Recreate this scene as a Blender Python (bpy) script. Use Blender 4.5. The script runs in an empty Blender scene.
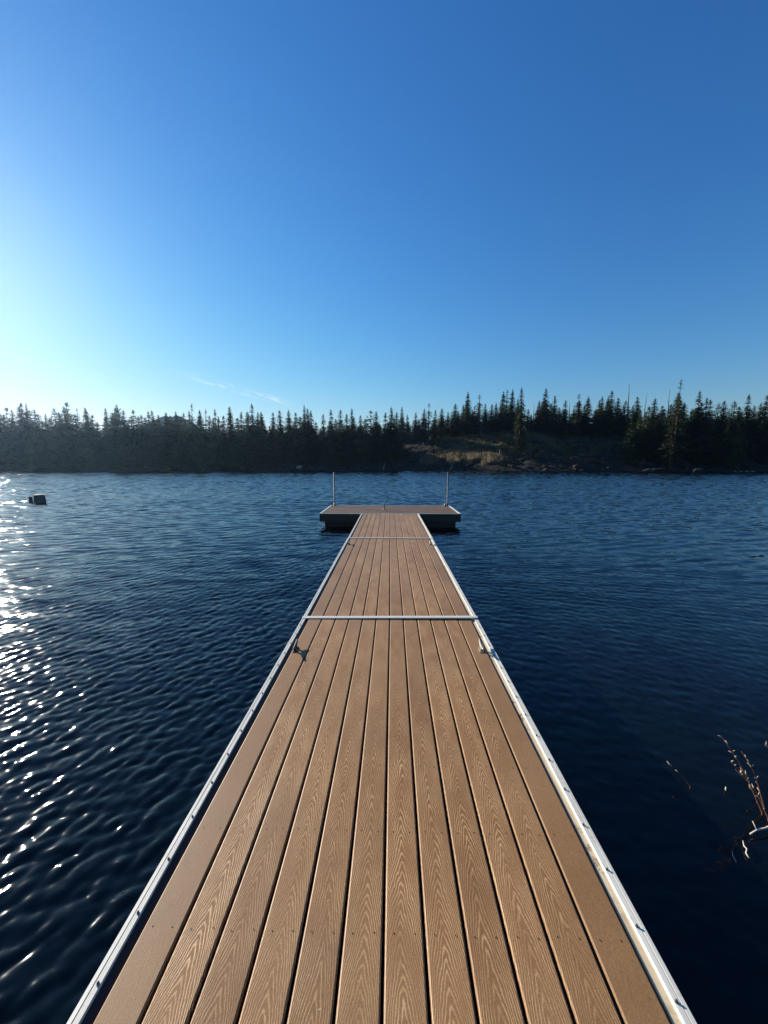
import bpy, bmesh, math, random
import numpy as np
from mathutils import Vector, Matrix

rng = np.random.default_rng(7)
random.seed(7)
R = math.radians
scene = bpy.context.scene
COL = scene.collection

# ------------------------------------------------------------------ constants
DECK = 0.45                 # deck height above the lake
CAM_Z = 2.07
PITCH, YAW = R(7.35), R(0.9)
F = 384.0
SUN_AZ, SUN_EL = R(51.0), R(20.0)      # azimuth to the left of the dock axis (+Y)
SUN_DIR = Vector((-math.sin(SUN_AZ)*math.cos(SUN_EL), math.cos(SUN_AZ)*math.cos(SUN_EL), math.sin(SUN_EL)))

# ------------------------------------------------------------------ camera
cam_d = bpy.data.cameras.new('camera')
cam = bpy.data.objects.new('camera', cam_d); COL.objects.link(cam)
cam.location = (0, 0, CAM_Z)
cam.rotation_euler = (R(90)-PITCH, 0, YAW)
cam_d.sensor_fit = 'HORIZONTAL'; cam_d.sensor_width = 36; cam_d.lens = 18
cam_d.clip_start = 0.05; cam_d.clip_end = 6000
scene.camera = cam
CM = cam.rotation_euler.to_matrix()

def ray(px, py):
    return CM @ Vector(((px-384)/F, (512-py)/F, -1))

def at_dist(px, py, y):
    """Where the sight line of a measured pixel meets the vertical plane Y = y."""
    d = ray(px, py); t = y/d.y
    return Vector((0, 0, CAM_Z)) + d*t

def at_level(px, py, z=0.0):
    d = ray(px, py); t = (z-CAM_Z)/d.z
    return Vector((0, 0, CAM_Z)) + d*t

# ------------------------------------------------------------------ object helpers
def tag(o, label=None, cat=None, group=None, kind=None):
    for k, v in (('label', label), ('category', cat), ('group', group), ('kind', kind)):
        if v: o[k] = v
    return o

def empty(name, loc=(0, 0, 0), rz=0.0):
    o = bpy.data.objects.new(name, None); COL.objects.link(o)
    o.empty_display_size = 0.2
    o.location = loc; o.rotation_euler = (0, 0, rz)
    return o

def mesh_obj(name, me, mats, parent=None):
    if not isinstance(mats, (list, tuple)): mats = [mats]
    for m in mats:
        if m: me.materials.append(m)
    o = bpy.data.objects.new(name, me); COL.objects.link(o)
    if parent: o.parent = parent
    return o

def copy_tree(o, parent=None):
    c = o.copy(); COL.objects.link(c)
    if parent: c.parent = parent
    for ch in list(o.children): copy_tree(ch, c)
    return c

class MB:
    def __init__(s): s.bm = bmesh.new()
    def box(s, x0, x1, y0, y1, z0, z1, mi=0, bev=0.0):
        vs = [s.bm.verts.new(p) for p in ((x0,y0,z0),(x1,y0,z0),(x1,y1,z0),(x0,y1,z0),(x0,y0,z1),(x1,y0,z1),(x1,y1,z1),(x0,y1,z1))]
        fs = [s.bm.faces.new([vs[i] for i in q]) for q in ((3,2,1,0),(4,5,6,7),(0,1,5,4),(1,2,6,5),(2,3,7,6),(3,0,4,7))]
        for f in fs: f.material_index = mi
        if bev > 0:
            es = list({e for f in fs for e in f.edges})
            r = bmesh.ops.bevel(s.bm, geom=es, offset=bev, segments=2, affect='EDGES', profile=0.6)
            for f in r['faces']: f.material_index = mi
        return vs
    def tube(s, pts, rad, n=8, mi=0, cap=True, smooth=True):
        pts = [Vector(p) for p in pts]
        rs = rad if isinstance(rad, (list, tuple)) else [rad]*len(pts)
        rings = []
        up = Vector((0, 0, 1))
        for i, p in enumerate(pts):
            t = (pts[min(i+1, len(pts)-1)] - pts[max(i-1, 0)]).normalized()
            ref = up if abs(t.z) < 0.9 else Vector((1, 0, 0))
            a = t.cross(ref).normalized(); b = t.cross(a).normalized()
            rings.append([s.bm.verts.new(p + (a*math.cos(2*math.pi*k/n) + b*math.sin(2*math.pi*k/n))*rs[i]) for k in range(n)])
        for r0, r1 in zip(rings, rings[1:]):
            for k in range(n):
                f = s.bm.faces.new((r0[k], r0[(k+1) % n], r1[(k+1) % n], r1[k])); f.material_index = mi; f.smooth = smooth
        if cap:
            f = s.bm.faces.new(rings[0][::-1]); f.material_index = mi
            f = s.bm.faces.new(rings[-1]); f.material_index = mi
        return rings
    def prism(s, prof, y0, y1, mi=0):
        """closed profile of (x, z) points, extruded along Y"""
        a = [s.bm.verts.new((x, y0, z)) for x, z in prof]
        b = [s.bm.verts.new((x, y1, z)) for x, z in prof]
        n = len(prof)
        for k in range(n):
            f = s.bm.faces.new((a[k], a[(k+1) % n], b[(k+1) % n], b[k])); f.material_index = mi
        f = s.bm.faces.new(a[::-1]); f.material_index = mi
        f = s.bm.faces.new(b); f.material_index = mi
    def build(s, name, mats, parent=None, loc=None):
        bmesh.ops.recalc_face_normals(s.bm, faces=s.bm.faces[:])
        me = bpy.data.meshes.new(name); s.bm.to_mesh(me); s.bm.free()
        o = mesh_obj(name, me, mats, parent)
        if loc: o.location = loc
        return o

# ------------------------------------------------------------------ node helpers
def new_mat(name):
    m = bpy.data.materials.new(name); m.use_nodes = True
    nt = m.node_tree
    return m, nt, nt.nodes['Principled BSDF'], nt.nodes['Material Output']

def N(nt, typ, ins=None, **props):
    n = nt.nodes.new(typ)
    for k, v in props.items(): setattr(n, k, v)
    for k, v in (ins or {}).items():
        if isinstance(v, bpy.types.NodeSocket): nt.links.new(v, n.inputs[k])
        else: n.inputs[k].default_value = v
    return n

def MA(nt, op, a, b=None, c=None, clamp=False):
    n = nt.nodes.new('ShaderNodeMath'); n.operation = op; n.use_clamp = clamp
    for i, v in enumerate((a, b, c)):
        if v is None: continue
        if isinstance(v, bpy.types.NodeSocket): nt.links.new(v, n.inputs[i])
        else: n.inputs[i].default_value = v
    return n.outputs[0]

def VM(nt, op, a, b=None, scale=None):
    n = nt.nodes.new('ShaderNodeVectorMath'); n.operation = op
    for i, v in enumerate((a, b)):
        if v is None: continue
        if isinstance(v, bpy.types.NodeSocket): nt.links.new(v, n.inputs[i])
        else: n.inputs[i].default_value = v
    if scale is not None:
        if isinstance(scale, bpy.types.NodeSocket): nt.links.new(scale, n.inputs['Scale'])
        else: n.inputs['Scale'].default_value = scale
    return n.outputs['Value'] if op in ('DOT_PRODUCT', 'LENGTH') else n.outputs['Vector']

def MIX(nt, fac, a, b, blend='MIX'):
    n = nt.nodes.new('ShaderNodeMix'); n.data_type = 'RGBA'; n.blend_type = blend
    for i, v in ((0, fac), (6, a), (7, b)):
        if isinstance(v, bpy.types.NodeSocket): nt.links.new(v, n.inputs[i])
        else: n.inputs[i].default_value = v if i == 0 else (*v, 1)
    return n.outputs[2]

def RAMP(nt, fac, stops):
    n = nt.nodes.new('ShaderNodeMapRange')
    n.inputs['From Min'].default_value, n.inputs['From Max'].default_value = stops
    n.interpolation_type = 'SMOOTHSTEP'
    nt.links.new(fac, n.inputs['Value'])
    return n.outputs[0]

def NOISE(nt, vec, scale, detail=3, rough=0.55, dist=0.0):
    n = nt.nodes.new('ShaderNodeTexNoise')
    nt.links.new(vec, n.inputs['Vector'])
    n.inputs['Scale'].default_value = scale; n.inputs['Detail'].default_value = detail
    n.inputs['Roughness'].default_value = rough; n.inputs['Distortion'].default_value = dist
    return n

def OBJC(nt): return nt.nodes.new('ShaderNodeTexCoord').outputs['Object']
def GEOP(nt): return nt.nodes.new('ShaderNodeNewGeometry').outputs['Position']
def L(nt, a, b): nt.links.new(a, b)

# ------------------------------------------------------------------ materials
def mat_deck(name='composite_decking', dark=1.0):
    m, nt, bs, out = new_mat(name)
    uv = nt.nodes.new('ShaderNodeUVMap'); uv.uv_map = 'grain'
    sep = N(nt, 'ShaderNodeSeparateXYZ', {0: uv.outputs[0]})
    at = nt.nodes.new('ShaderNodeAttribute'); at.attribute_name = 'board'
    asp = N(nt, 'ShaderNodeSeparateXYZ', {0: at.outputs['Vector']})     # x: random, y: grain strength, z: tone
    rnd, strength, tone = asp.outputs[0], asp.outputs[1], asp.outputs[2]
    u, v = sep.outputs[0], sep.outputs[1]
    off = MA(nt, 'MULTIPLY', rnd, 37.0)
    vv = MA(nt, 'ADD', v, off)
    # wandering heart line
    c1 = N(nt, 'ShaderNodeCombineXYZ', {0: off, 1: MA(nt, 'MULTIPLY', v, 1.6), 2: 0.0}).outputs[0]
    n1 = NOISE(nt, c1, 1.0, 1).outputs['Fac']
    uu = MA(nt, 'ADD', u, MA(nt, 'MULTIPLY', MA(nt, 'SUBTRACT', n1, 0.5), 0.055))
    c2 = N(nt, 'ShaderNodeCombineXYZ', {0: MA(nt, 'MULTIPLY', u, 34.0), 1: MA(nt, 'MULTIPLY', v, 11.0), 2: off}).outputs[0]
    n2 = NOISE(nt, c2, 1.0, 3).outputs['Fac']
    flank = MA(nt, 'MULTIPLY', MA(nt, 'POWER', MA(nt, 'ABSOLUTE', uu), 1.35), 13.5)
    slow = MA(nt, 'MULTIPLY', MA(nt, 'SINE', MA(nt, 'MULTIPLY_ADD', v, 4.1, off)), 0.07)
    ph = MA(nt, 'ADD', MA(nt, 'ADD', vv, flank), MA(nt, 'ADD', slow, MA(nt, 'MULTIPLY', n2, 0.10)))
    s = MA(nt, 'SINE', MA(nt, 'MULTIPLY', ph, 2*math.pi/0.044))
    line = MA(nt, 'POWER', MA(nt, 'MULTIPLY_ADD', s, 0.5, 0.5), 3.2)
    # patchiness of the embossing
    c3 = N(nt, 'ShaderNodeCombineXYZ', {0: MA(nt, 'MULTIPLY', u, 16.0), 1: MA(nt, 'MULTIPLY', v, 5.0), 2: off}).outputs[0]
    pn = RAMP(nt, NOISE(nt, c3, 1.0, 3).outputs['Fac'], (0.3, 0.72))
    line = MA(nt, 'MULTIPLY', MA(nt, 'MULTIPLY', line, strength), MA(nt, 'MULTIPLY_ADD', pn, 0.75, 0.3))
    # fine brushed fibres
    c4 = N(nt, 'ShaderNodeCombineXYZ', {0: MA(nt, 'MULTIPLY', u, 420.0), 1: MA(nt, 'MULTIPLY', v, 14.0), 2: off}).outputs[0]
    fib = NOISE(nt, c4, 1.0, 2).outputs['Fac']
    c5 = N(nt, 'ShaderNodeCombineXYZ', {0: MA(nt, 'MULTIPLY', u, 420.0), 1: MA(nt, 'MULTIPLY', v, 190.0), 2: off}).outputs[0]
    grit = NOISE(nt, c5, 1.0, 1).outputs['Fac']
    wear = NOISE(nt, GEOP(nt), 1.7, 4, 0.6).outputs['Fac']
    base = MIX(nt, fib, (0.150, 0.066, 0.021), (0.275, 0.133, 0.047))
    base = MIX(nt, MA(nt, 'MULTIPLY', line, 1.0), base, (0.60, 0.385, 0.175))
    base = MIX(nt, MA(nt, 'MULTIPLY', tone, 0.8), base, (0.25, 0.147, 0.062))
    base = MIX(nt, MA(nt, 'MULTIPLY', RAMP(nt, wear, (0.35, 0.75)), 0.35), base, (0.27, 0.165, 0.082))
    base = MIX(nt, RAMP(nt, grit, (0.2, 0.8)), MIX(nt, 1.0, base, (0.78, 0.77, 0.76), 'MULTIPLY'), MIX(nt, 1.0, base, (1.17, 1.17, 1.17), 'MULTIPLY'))
    # broad fading from board to board and along each board
    c6 = N(nt, 'ShaderNodeCombineXYZ', {0: MA(nt, 'MULTIPLY', rnd, 91.0), 1: MA(nt, 'MULTIPLY', v, 0.9), 2: 0.0}).outputs[0]
    fade = NOISE(nt, c6, 1.0, 3, 0.6).outputs['Fac']
    base = MIX(nt, RAMP(nt, fade, (0.25, 0.75)), MIX(nt, 1.0, base, (0.82, 0.79, 0.76), 'MULTIPLY'), MIX(nt, 1.0, base, (1.14, 1.14, 1.15), 'MULTIPLY'))
    sp = NOISE(nt, GEOP(nt), 75.0, 3, 0.7).outputs['Fac']
    base = MIX(nt, MA(nt, 'MULTIPLY', RAMP(nt, sp, (0.66, 0.72)), 0.55), base, (0.07, 0.045, 0.03))
    sp2 = NOISE(nt, GEOP(nt), 48.0, 2, 0.6).outputs['Fac']
    base = MIX(nt, MA(nt, 'MULTIPLY', RAMP(nt, sp2, (0.775, 0.80)), 0.5), base, (0.6, 0.56, 0.48))
    # scuffs and a few water marks
    st = NOISE(nt, GEOP(nt), 5.0, 5, 0.65).outputs['Fac']
    base = MIX(nt, MA(nt, 'MULTIPLY', RAMP(nt, st, (0.60, 0.76)), 0.35), base, (0.10, 0.06, 0.035))
    if dark < 1: base = MIX(nt, 1.0, base, (dark, dark, dark), 'MULTIPLY')
    L(nt, base, bs.inputs['Base Color'])
    bs.inputs['Roughness'].default_value = 0.52
    bs.inputs['Specular IOR Level'].default_value = 0.36
    h = MA(nt, 'ADD', MA(nt, 'MULTIPLY', line, 0.5), MA(nt, 'ADD', MA(nt, 'MULTIPLY', fib, 0.45), MA(nt, 'MULTIPLY', grit, 0.35)))
    b = N(nt, 'ShaderNodeBump', {'Height': h, 'Strength': 0.35, 'Distance': 0.002})
    L(nt, b.outputs[0], bs.inputs['Normal'])
    return m

def mat_simple(name, col, rough=0.6, metal=0.0, spec=0.4, var=0.25, scale=8.0, bump=0.0, col2=None, dirt=(0.5, 0.8)):
    m, nt, bs, out = new_mat(name)
    p = OBJC(nt)
    n = NOISE(nt, p, scale, 5, 0.6).outputs['Fac']
    c2 = col2 or tuple(c*(1-var) for c in col)
    c = MIX(nt, RAMP(nt, n, dirt), col, c2)
    L(nt, c, bs.inputs['Base Color'])
    bs.inputs['Metallic'].default_value = metal
    bs.inputs['Specular IOR Level'].default_value = spec
    r = MA(nt, 'MULTIPLY_ADD', n, 0.25, rough-0.12)
    L(nt, r, bs.inputs['Roughness'])
    if bump:
        b = N(nt, 'ShaderNodeBump', {'Height': n, 'Strength': bump, 'Distance': 0.01})
        L(nt, b.outputs[0], bs.inputs['Normal'])
    return m

def mat_foliage(name, a, b, c, trans=0.25):
    m, nt, bs, out = new_mat(name)
    oi = nt.nodes.new('ShaderNodeObjectInfo')
    n = NOISE(nt, OBJC(nt), 0.9, 3).outputs['Fac']
    n2 = NOISE(nt, OBJC(nt), 6.0, 2).outputs['Fac']
    col = MIX(nt, RAMP(nt, n, (0.35, 0.65)), a, b)
    col = MIX(nt, MA(nt, 'MULTIPLY', RAMP(nt, n2, (0.45, 0.7)), 0.5), col, c)
    hs = N(nt, 'ShaderNodeHueSaturation', {'Color': col})
    L(nt, MA(nt, 'MULTIPLY_ADD', oi.outputs['Random'], 0.05, 0.475), hs.inputs['Hue'])
    rr = MA(nt, 'FRACT', MA(nt, 'MULTIPLY', oi.outputs['Random'], 17.31))
    L(nt, MA(nt, 'MULTIPLY_ADD', rr, 1.0, 0.5), hs.inputs['Value'])
    col = hs.outputs[0]
    L(nt, col, bs.inputs['Base Color'])
    bs.inputs['Roughness'].default_value = 0.75
    bs.inputs['Specular IOR Level'].default_value = 0.2
    tr = N(nt, 'ShaderNodeBsdfTranslucent', {'Color': col})
    mx = N(nt, 'ShaderNodeMixShader', {0: trans})
    L(nt, bs.outputs[0], mx.inputs[1]); L(nt, tr.outputs[0], mx.inputs[2])
    L(nt, mx.outputs[0], out.inputs['Surface'])
    return m

def mat_rail():
    m, nt, bs, out = new_mat('weathered_aluminium')
    p = OBJC(nt)
    st = N(nt, 'ShaderNodeMapping', {'Vector': p, 'Scale': (60, 2.5, 60)}).outputs[0]
    n = NOISE(nt, st, 1.0, 4).outputs['Fac']
    n2 = NOISE(nt, p, 28.0, 5, 0.65).outputs['Fac']
    c = MIX(nt, RAMP(nt, n, (0.3, 0.7)), (0.60, 0.575, 0.50), (0.46, 0.44, 0.375))
    c = MIX(nt, MA(nt, 'MULTIPLY', RAMP(nt, n2, (0.56, 0.72)), 0.55), c, (0.22, 0.19, 0.15))
    L(nt, c, bs.inputs['Base Color'])
    bs.inputs['Metallic'].default_value = 0.05
    L(nt, MA(nt, 'MULTIPLY_ADD', n2, 0.3, 0.3), bs.inputs['Roughness'])
    b = N(nt, 'ShaderNodeBump', {'Height': n, 'Strength': 0.15, 'Distance': 0.002})
    L(nt, b.outputs[0], bs.inputs['Normal'])
    return m

def mat_ledge():
    m, nt, bs, out = new_mat('worn_cream_ledge')
    p = OBJC(nt)
    n = NOISE(nt, p, 45.0, 6, 0.7).outputs['Fac']
    st = N(nt, 'ShaderNodeMapping', {'Vector': p, 'Scale': (50, 3.0, 50)}).outputs[0]
    n2 = NOISE(nt, st, 1.0, 4).outputs['Fac']
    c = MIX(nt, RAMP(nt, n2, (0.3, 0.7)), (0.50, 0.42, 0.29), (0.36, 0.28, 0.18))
    pat = MA(nt, 'MULTIPLY', RAMP(nt, n, (0.50, 0.58)), RAMP(nt, NOISE(nt, p, 2.2, 2).outputs['Fac'], (0.42, 0.60)))
    c = MIX(nt, pat, c, (0.13, 0.075, 0.035))
    L(nt, c, bs.inputs['Base Color']); bs.inputs['Roughness'].default_value = 0.7
    return m

def mat_water():
    m, nt, bs, out = new_mat('lake_water')
    geo = nt.nodes.new('ShaderNodeNewGeometry')
    at = nt.nodes.new('ShaderNodeAttribute'); at.attribute_name = 'lost'
    # ripples too short for the mesh: slopes from noise, stretched along the crests
    def rot(a, sx, sy):
        return N(nt, 'ShaderNodeMapping', {'Vector': geo.outputs['Position'], 'Rotation': (0, 0, a), 'Scale': (sx, sy, 1)}).outputs[0]
    fa = NOISE(nt, rot(R(-45), 4.0, 10.0), 1.0, 2, 0.55).outputs['Color']
    fb = NOISE(nt, rot(R(10), 1.3, 4.0), 1.0, 3, 0.6).outputs['Color']
    fc = NOISE(nt, rot(R(0), 22.0, 30.0), 1.0, 1, 0.5).outputs['Color']
    sa = VM(nt, 'SCALE', VM(nt, 'SUBTRACT', fa, (0.5, 0.5, 0.5)), scale=0.14)
    sc_ = VM(nt, 'SCALE', VM(nt, 'SUBTRACT', fc, (0.5, 0.5, 0.5)), scale=0.05)
    sb = VM(nt, 'SCALE', VM(nt, 'SUBTRACT', fb, (0.5, 0.5, 0.5)), scale=MA(nt, 'MULTIPLY', at.outputs['Fac'], 4.2))
    # normals tilted to the near shore, added so far water mirrors brighter sky
    lean = N(nt, 'ShaderNodeCombineXYZ', {0: 0.0, 1: MA(nt, 'MULTIPLY', at.outputs['Fac'], -0.62), 2: 0.0}).outputs[0]
    sb = VM(nt, 'ADD', sb, lean)
    sl = VM(nt, 'MULTIPLY', VM(nt, 'ADD', VM(nt, 'ADD', sa, sc_), sb), (1, 1, 0))
    nrm = VM(nt, 'NORMALIZE', VM(nt, 'ADD', geo.outputs['Normal'], sl))
    L(nt, nrm, bs.inputs['Normal'])
    big = NOISE(nt, geo.outputs['Position'], 0.09, 3).outputs['Fac']
    c = MIX(nt, big, (0.0008, 0.0022, 0.0032), (0.0014, 0.003, 0.0035))
    # silty brown shallows by the near bank on the right
    ps = N(nt, 'ShaderNodeSeparateXYZ', {0: geo.outputs['Position']})
    sh = MA(nt, 'MULTIPLY', RAMP(nt, ps.outputs[0], (0.9, 3.0)), MA(nt, 'SUBTRACT', 1.0, RAMP(nt, ps.outputs[1], (2.0, 7.0))))
    c = MIX(nt, sh, c, (0.0015, 0.0013, 0.0006))
    L(nt, c, bs.inputs['Base Color'])
    bs.inputs['Roughness'].default_value = 0.07
    bs.inputs['IOR'].default_value = 1.32
    return m

def mat_ground():
    m, nt, bs, out = new_mat('lava_soil_and_dry_grass')
    p = GEOP(nt)
    at = nt.nodes.new('ShaderNodeAttribute'); at.attribute_name = 'grass'
    n = NOISE(nt, p, 0.9, 6, 0.65).outputs['Fac']
    n2 = NOISE(nt, p, 0.28, 4, 0.6).outputs['Fac']
    rock = MIX(nt, RAMP(nt, n, (0.35, 0.7)), (0.012, 0.011, 0.011), (0.034, 0.030, 0.027))
    gr = MIX(nt, RAMP(nt, n, (0.3, 0.7)), (0.13, 0.095, 0.038), (0.065, 0.058, 0.022))
    k = MA(nt, 'MULTIPLY', at.outputs['Fac'], RAMP(nt, n2, (0.40, 0.56)))
    L(nt, MIX(nt, k, rock, gr), bs.inputs['Base Color'])
    bs.inputs['Roughness'].default_value = 0.95; bs.inputs['Specular IOR Level'].default_value = 0.1
    b = N(nt, 'ShaderNodeBump', {'Height': n, 'Strength': 0.8, 'Distance': 0.4})
    L(nt, b.outputs[0], bs.inputs['Normal'])
    return m

M = {}
M['deck'] = mat_deck()
M['deck_dark'] = mat_deck('darker_brown_decking', 0.55)
M['rail'] = mat_rail()
M['ledge'] = mat_ledge()
M['screw'] = mat_simple('dark_screw', (0.012, 0.010, 0.009), 0.5)
M['bolt'] = mat_simple('grey_bolt', (0.10, 0.10, 0.10), 0.45, metal=0.6, scale=60)
M['frame'] = mat_simple('dark_frame', (0.030, 0.026, 0.023), 0.75, var=0.5, scale=6)
M['fascia'] = mat_simple('fascia_board', (0.032, 0.025, 0.02), 0.7, var=0.4, scale=7)
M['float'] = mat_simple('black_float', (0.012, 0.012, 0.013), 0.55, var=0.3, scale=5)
M['galv'] = mat_simple('galvanised_steel', (0.075, 0.075, 0.073), 0.6, metal=0.2, scale=30)
M['cleat_backlit'] = mat_simple('backlit_cast_cleat', (0.03, 0.03, 0.03), 0.5, metal=0.4, scale=30)  # left cleats: same casting, backlit darkness put into the colour
M['bar'] = mat_simple('pale_aluminium_bar', (0.54, 0.51, 0.45), 0.5, metal=0.05, scale=20, col2=(0.45, 0.42, 0.36))
M['bar_tan'] = mat_simple('tan_aluminium_bar', (0.46, 0.40, 0.33), 0.55, metal=0.1, scale=20)
M['cleat'] = mat_simple('cast_cleat', (0.30, 0.265, 0.20), 0.45, metal=0.35, scale=40)
M['stump'] = mat_simple('wet_grey_wood', (0.085, 0.08, 0.078), 0.8, var=0.5, scale=9, bump=0.6)
M['rock'] = mat_simple('dark_lava_rock', (0.020, 0.019, 0.018), 0.9, scale=2.0, col2=(0.055, 0.050, 0.044), dirt=(0.4, 0.7), bump=0.8, spec=0.15)
M['pale_rock'] = mat_simple('pale_rock', (0.26, 0.235, 0.205), 0.9, scale=2.0, var=0.4, bump=0.6, spec=0.15)
M['drift'] = mat_simple('driftwood', (0.20, 0.165, 0.12), 0.85, scale=3.0, var=0.5, bump=0.5, spec=0.15)
M['bark'] = mat_simple('bark', (0.075, 0.055, 0.042), 0.95, scale=2.5, var=0.6, bump=0.6, spec=0.1)
M['dead'] = mat_simple('grey_dead_wood', (0.15, 0.135, 0.12), 0.9, scale=3, var=0.5, spec=0.1)
M['needle'] = mat_foliage('conifer_needles', (0.019, 0.033, 0.011), (0.034, 0.048, 0.015), (0.12, 0.12, 0.034))  # third colour paints sunlit touches into the needles
M['shrub'] = mat_foliage('shrub_leaves', (0.05, 0.055, 0.018), (0.075, 0.075, 0.025), (0.10, 0.095, 0.04))
M['dry'] = mat_foliage('dry_reed_grass', (0.25, 0.205, 0.135), (0.31, 0.26, 0.175), (0.20, 0.16, 0.10), 0.5)
M['hgrass'] = mat_foliage('yellowish_hill_grass', (0.125, 0.10, 0.04), (0.085, 0.085, 0.032), (0.15, 0.115, 0.05), 0.45)
M['stalk'] = mat_simple('reddish_stalk', (0.20, 0.075, 0.035), 0.7, scale=30, var=0.5)
M['husk'] = mat_simple('pale_husk', (0.46, 0.34, 0.21), 0.7, scale=60, var=0.4)
M['twig'] = mat_simple('bleached_twig', (0.52, 0.45, 0.36), 0.75, scale=40, var=0.4)
M['ground'] = mat_ground()
M['water'] = mat_water()

# ------------------------------------------------------------------ value noise (numpy)
def vnoise(x, y, seed=0):
    xi = np.floor(x).astype(np.int64); yi = np.floor(y).astype(np.int64)
    fx = x-xi; fy = y-yi
    fx = fx*fx*(3-2*fx); fy = fy*fy*(3-2*fy)
    def h(a, b):
        n = (a*374761393 + b*668265263 + seed*1442695041) & 0xFFFFFFFF
        n = ((n ^ (n >> 13))*1274126177) & 0xFFFFFFFF
        n = n ^ (n >> 16)
        return (n & 0xFFFF)/65535.0
    return (h(xi, yi)*(1-fx)+h(xi+1, yi)*fx)*(1-fy) + (h(xi, yi+1)*(1-fx)+h(xi+1, yi+1)*fx)*fy

def fbm(x, y, oct=4, seed=0):
    s = 0; a = 0.5; t = 0
    for k in range(oct):
        s = s + a*vnoise(x*2**k, y*2**k, seed+k); t += a; a *= 0.5
    return s/t

def sstep(a, b, x):
    t = np.clip((np.asarray(x, float)-a)/(b-a), 0, 1)
    return t*t*(3-2*t)

# ------------------------------------------------------------------ terrain
def shore(x):
    x = np.asarray(x, float)
    return 93.0 + 5*np.exp(-((x-6)/38.0)**2) + 2.2*np.sin(x*0.045+1.0) + 1.6*np.sin(x*0.13) - 0.00045*x*x*np.where(np.abs(x) > 0, 1, 0)

AX = [-600, -120, -60, -38, -20, 0, 10, 20, 33, 50, 65, 78, 92, 115, 600]
AH = [3.0, 2.6, 2.6, 3.2, 4.2, 6.6, 8.6, 9.8, 11.0, 9.8, 9.2, 6.6, 4.8, 4.0, 4.0]
def height(x, y):
    x = np.asarray(x, float); y = np.asarray(y, float)
    d = y - shore(x)
    A = np.interp(x, AX, AH)
    t = np.clip(d/24.0, 0, 1)
    h = A*(0.35*t + 0.65*sstep(0, 1, t)) + 0.5*sstep(0, 2.2, d) + 0.03*np.clip(d-24, 0, 200)
    h = h + (fbm(x*0.30, y*0.30, 4, 3)-0.5)*1.7*sstep(0.3, 5, d)*np.where(d < 40, 1, 0.6) + (fbm(x*1.1, y*1.1, 3, 9)-0.5)*0.75*sstep(0.0, 2, d)
    return np.where(d < 0, np.maximum(-1.6, d*0.12-0.08), h)

def grid_mesh(name, X, Y, Z):
    ny, nx = X.shape
    co = np.stack([X, Y, Z], -1).reshape(-1, 3).astype(np.float32)
    i = np.arange(nx*ny).reshape(ny, nx)
    q = np.stack([i[:-1, :-1], i[:-1, 1:], i[1:, 1:], i[1:, :-1]], -1).reshape(-1, 4)
    return quads_mesh(name, co, q)

def quads_mesh(name, co, q, smooth=True):
    me = bpy.data.meshes.new(name)
    me.vertices.add(len(co)); me.vertices.foreach_set('co', co.astype(np.float32).ravel())
    k = q.shape[1]
    me.loops.add(q.size); me.loops.foreach_set('vertex_index', q.astype(np.int32).ravel())
    me.polygons.add(len(q)); me.polygons.foreach_set('loop_start', np.arange(0, q.size, k, dtype=np.int32))
    if smooth: me.polygons.foreach_set('use_smooth', np.ones(len(q), dtype=bool))
    me.update(calc_edges=True)
    return me

gx = np.concatenate([np.linspace(-700, -170, 54)[:-1], np.arange(-170, 170.1, 0.7), np.linspace(170, 700, 54)[1:]])
gy = np.concatenate([[-80, -40, 0, 30, 60, 72, 78], np.arange(80, 128, 0.6), np.arange(128, 160, 2.0), np.linspace(160, 1400, 40)])
GX, GY = np.meshgrid(gx, gy)
GZ = height(GX, GY)
me = grid_mesh('ground', GX, GY, GZ)
a = me.attributes.new('grass', 'FLOAT', 'POINT')
dd = GY-shore(GX)
gm = sstep(8, 14, dd)*sstep(14, 24, GX)*(1-0.7*sstep(38, 50, GX))*(1-sstep(58, 78, GX)) + 0.15*sstep(2, 6, dd)
a.data.foreach_set('value', np.clip(gm, 0, 1).astype(np.float32).ravel())
tag(mesh_obj('ground', me, M['ground']), kind='structure')

# distant wooded hill whose rounded top shows between the treetops on the left
hx, hy = np.meshgrid(np.linspace(-330, -60, 120), np.linspace(240, 460, 60))
hc = at_dist(173, 408.2, 340)
hz = (hc.z-5.5)*np.exp(-(((hx-hc.x)/32.0)**2)**1.2 - ((hy-340)/60.0)**2) + (fbm(hx*0.22, hy*0.22, 4, 5)-0.5)*6.0 - 2
hz = np.maximum(hz, -1)
me = grid_mesh('hill', hx, hy, hz)
M['hillwood'] = mat_simple('far_wooded_hill', (0.03, 0.042, 0.022), 1.0, var=0.6, scale=0.15, bump=0.5, spec=0.0)
tag(mesh_obj('hill', me, M['hillwood']), kind='structure')

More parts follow.
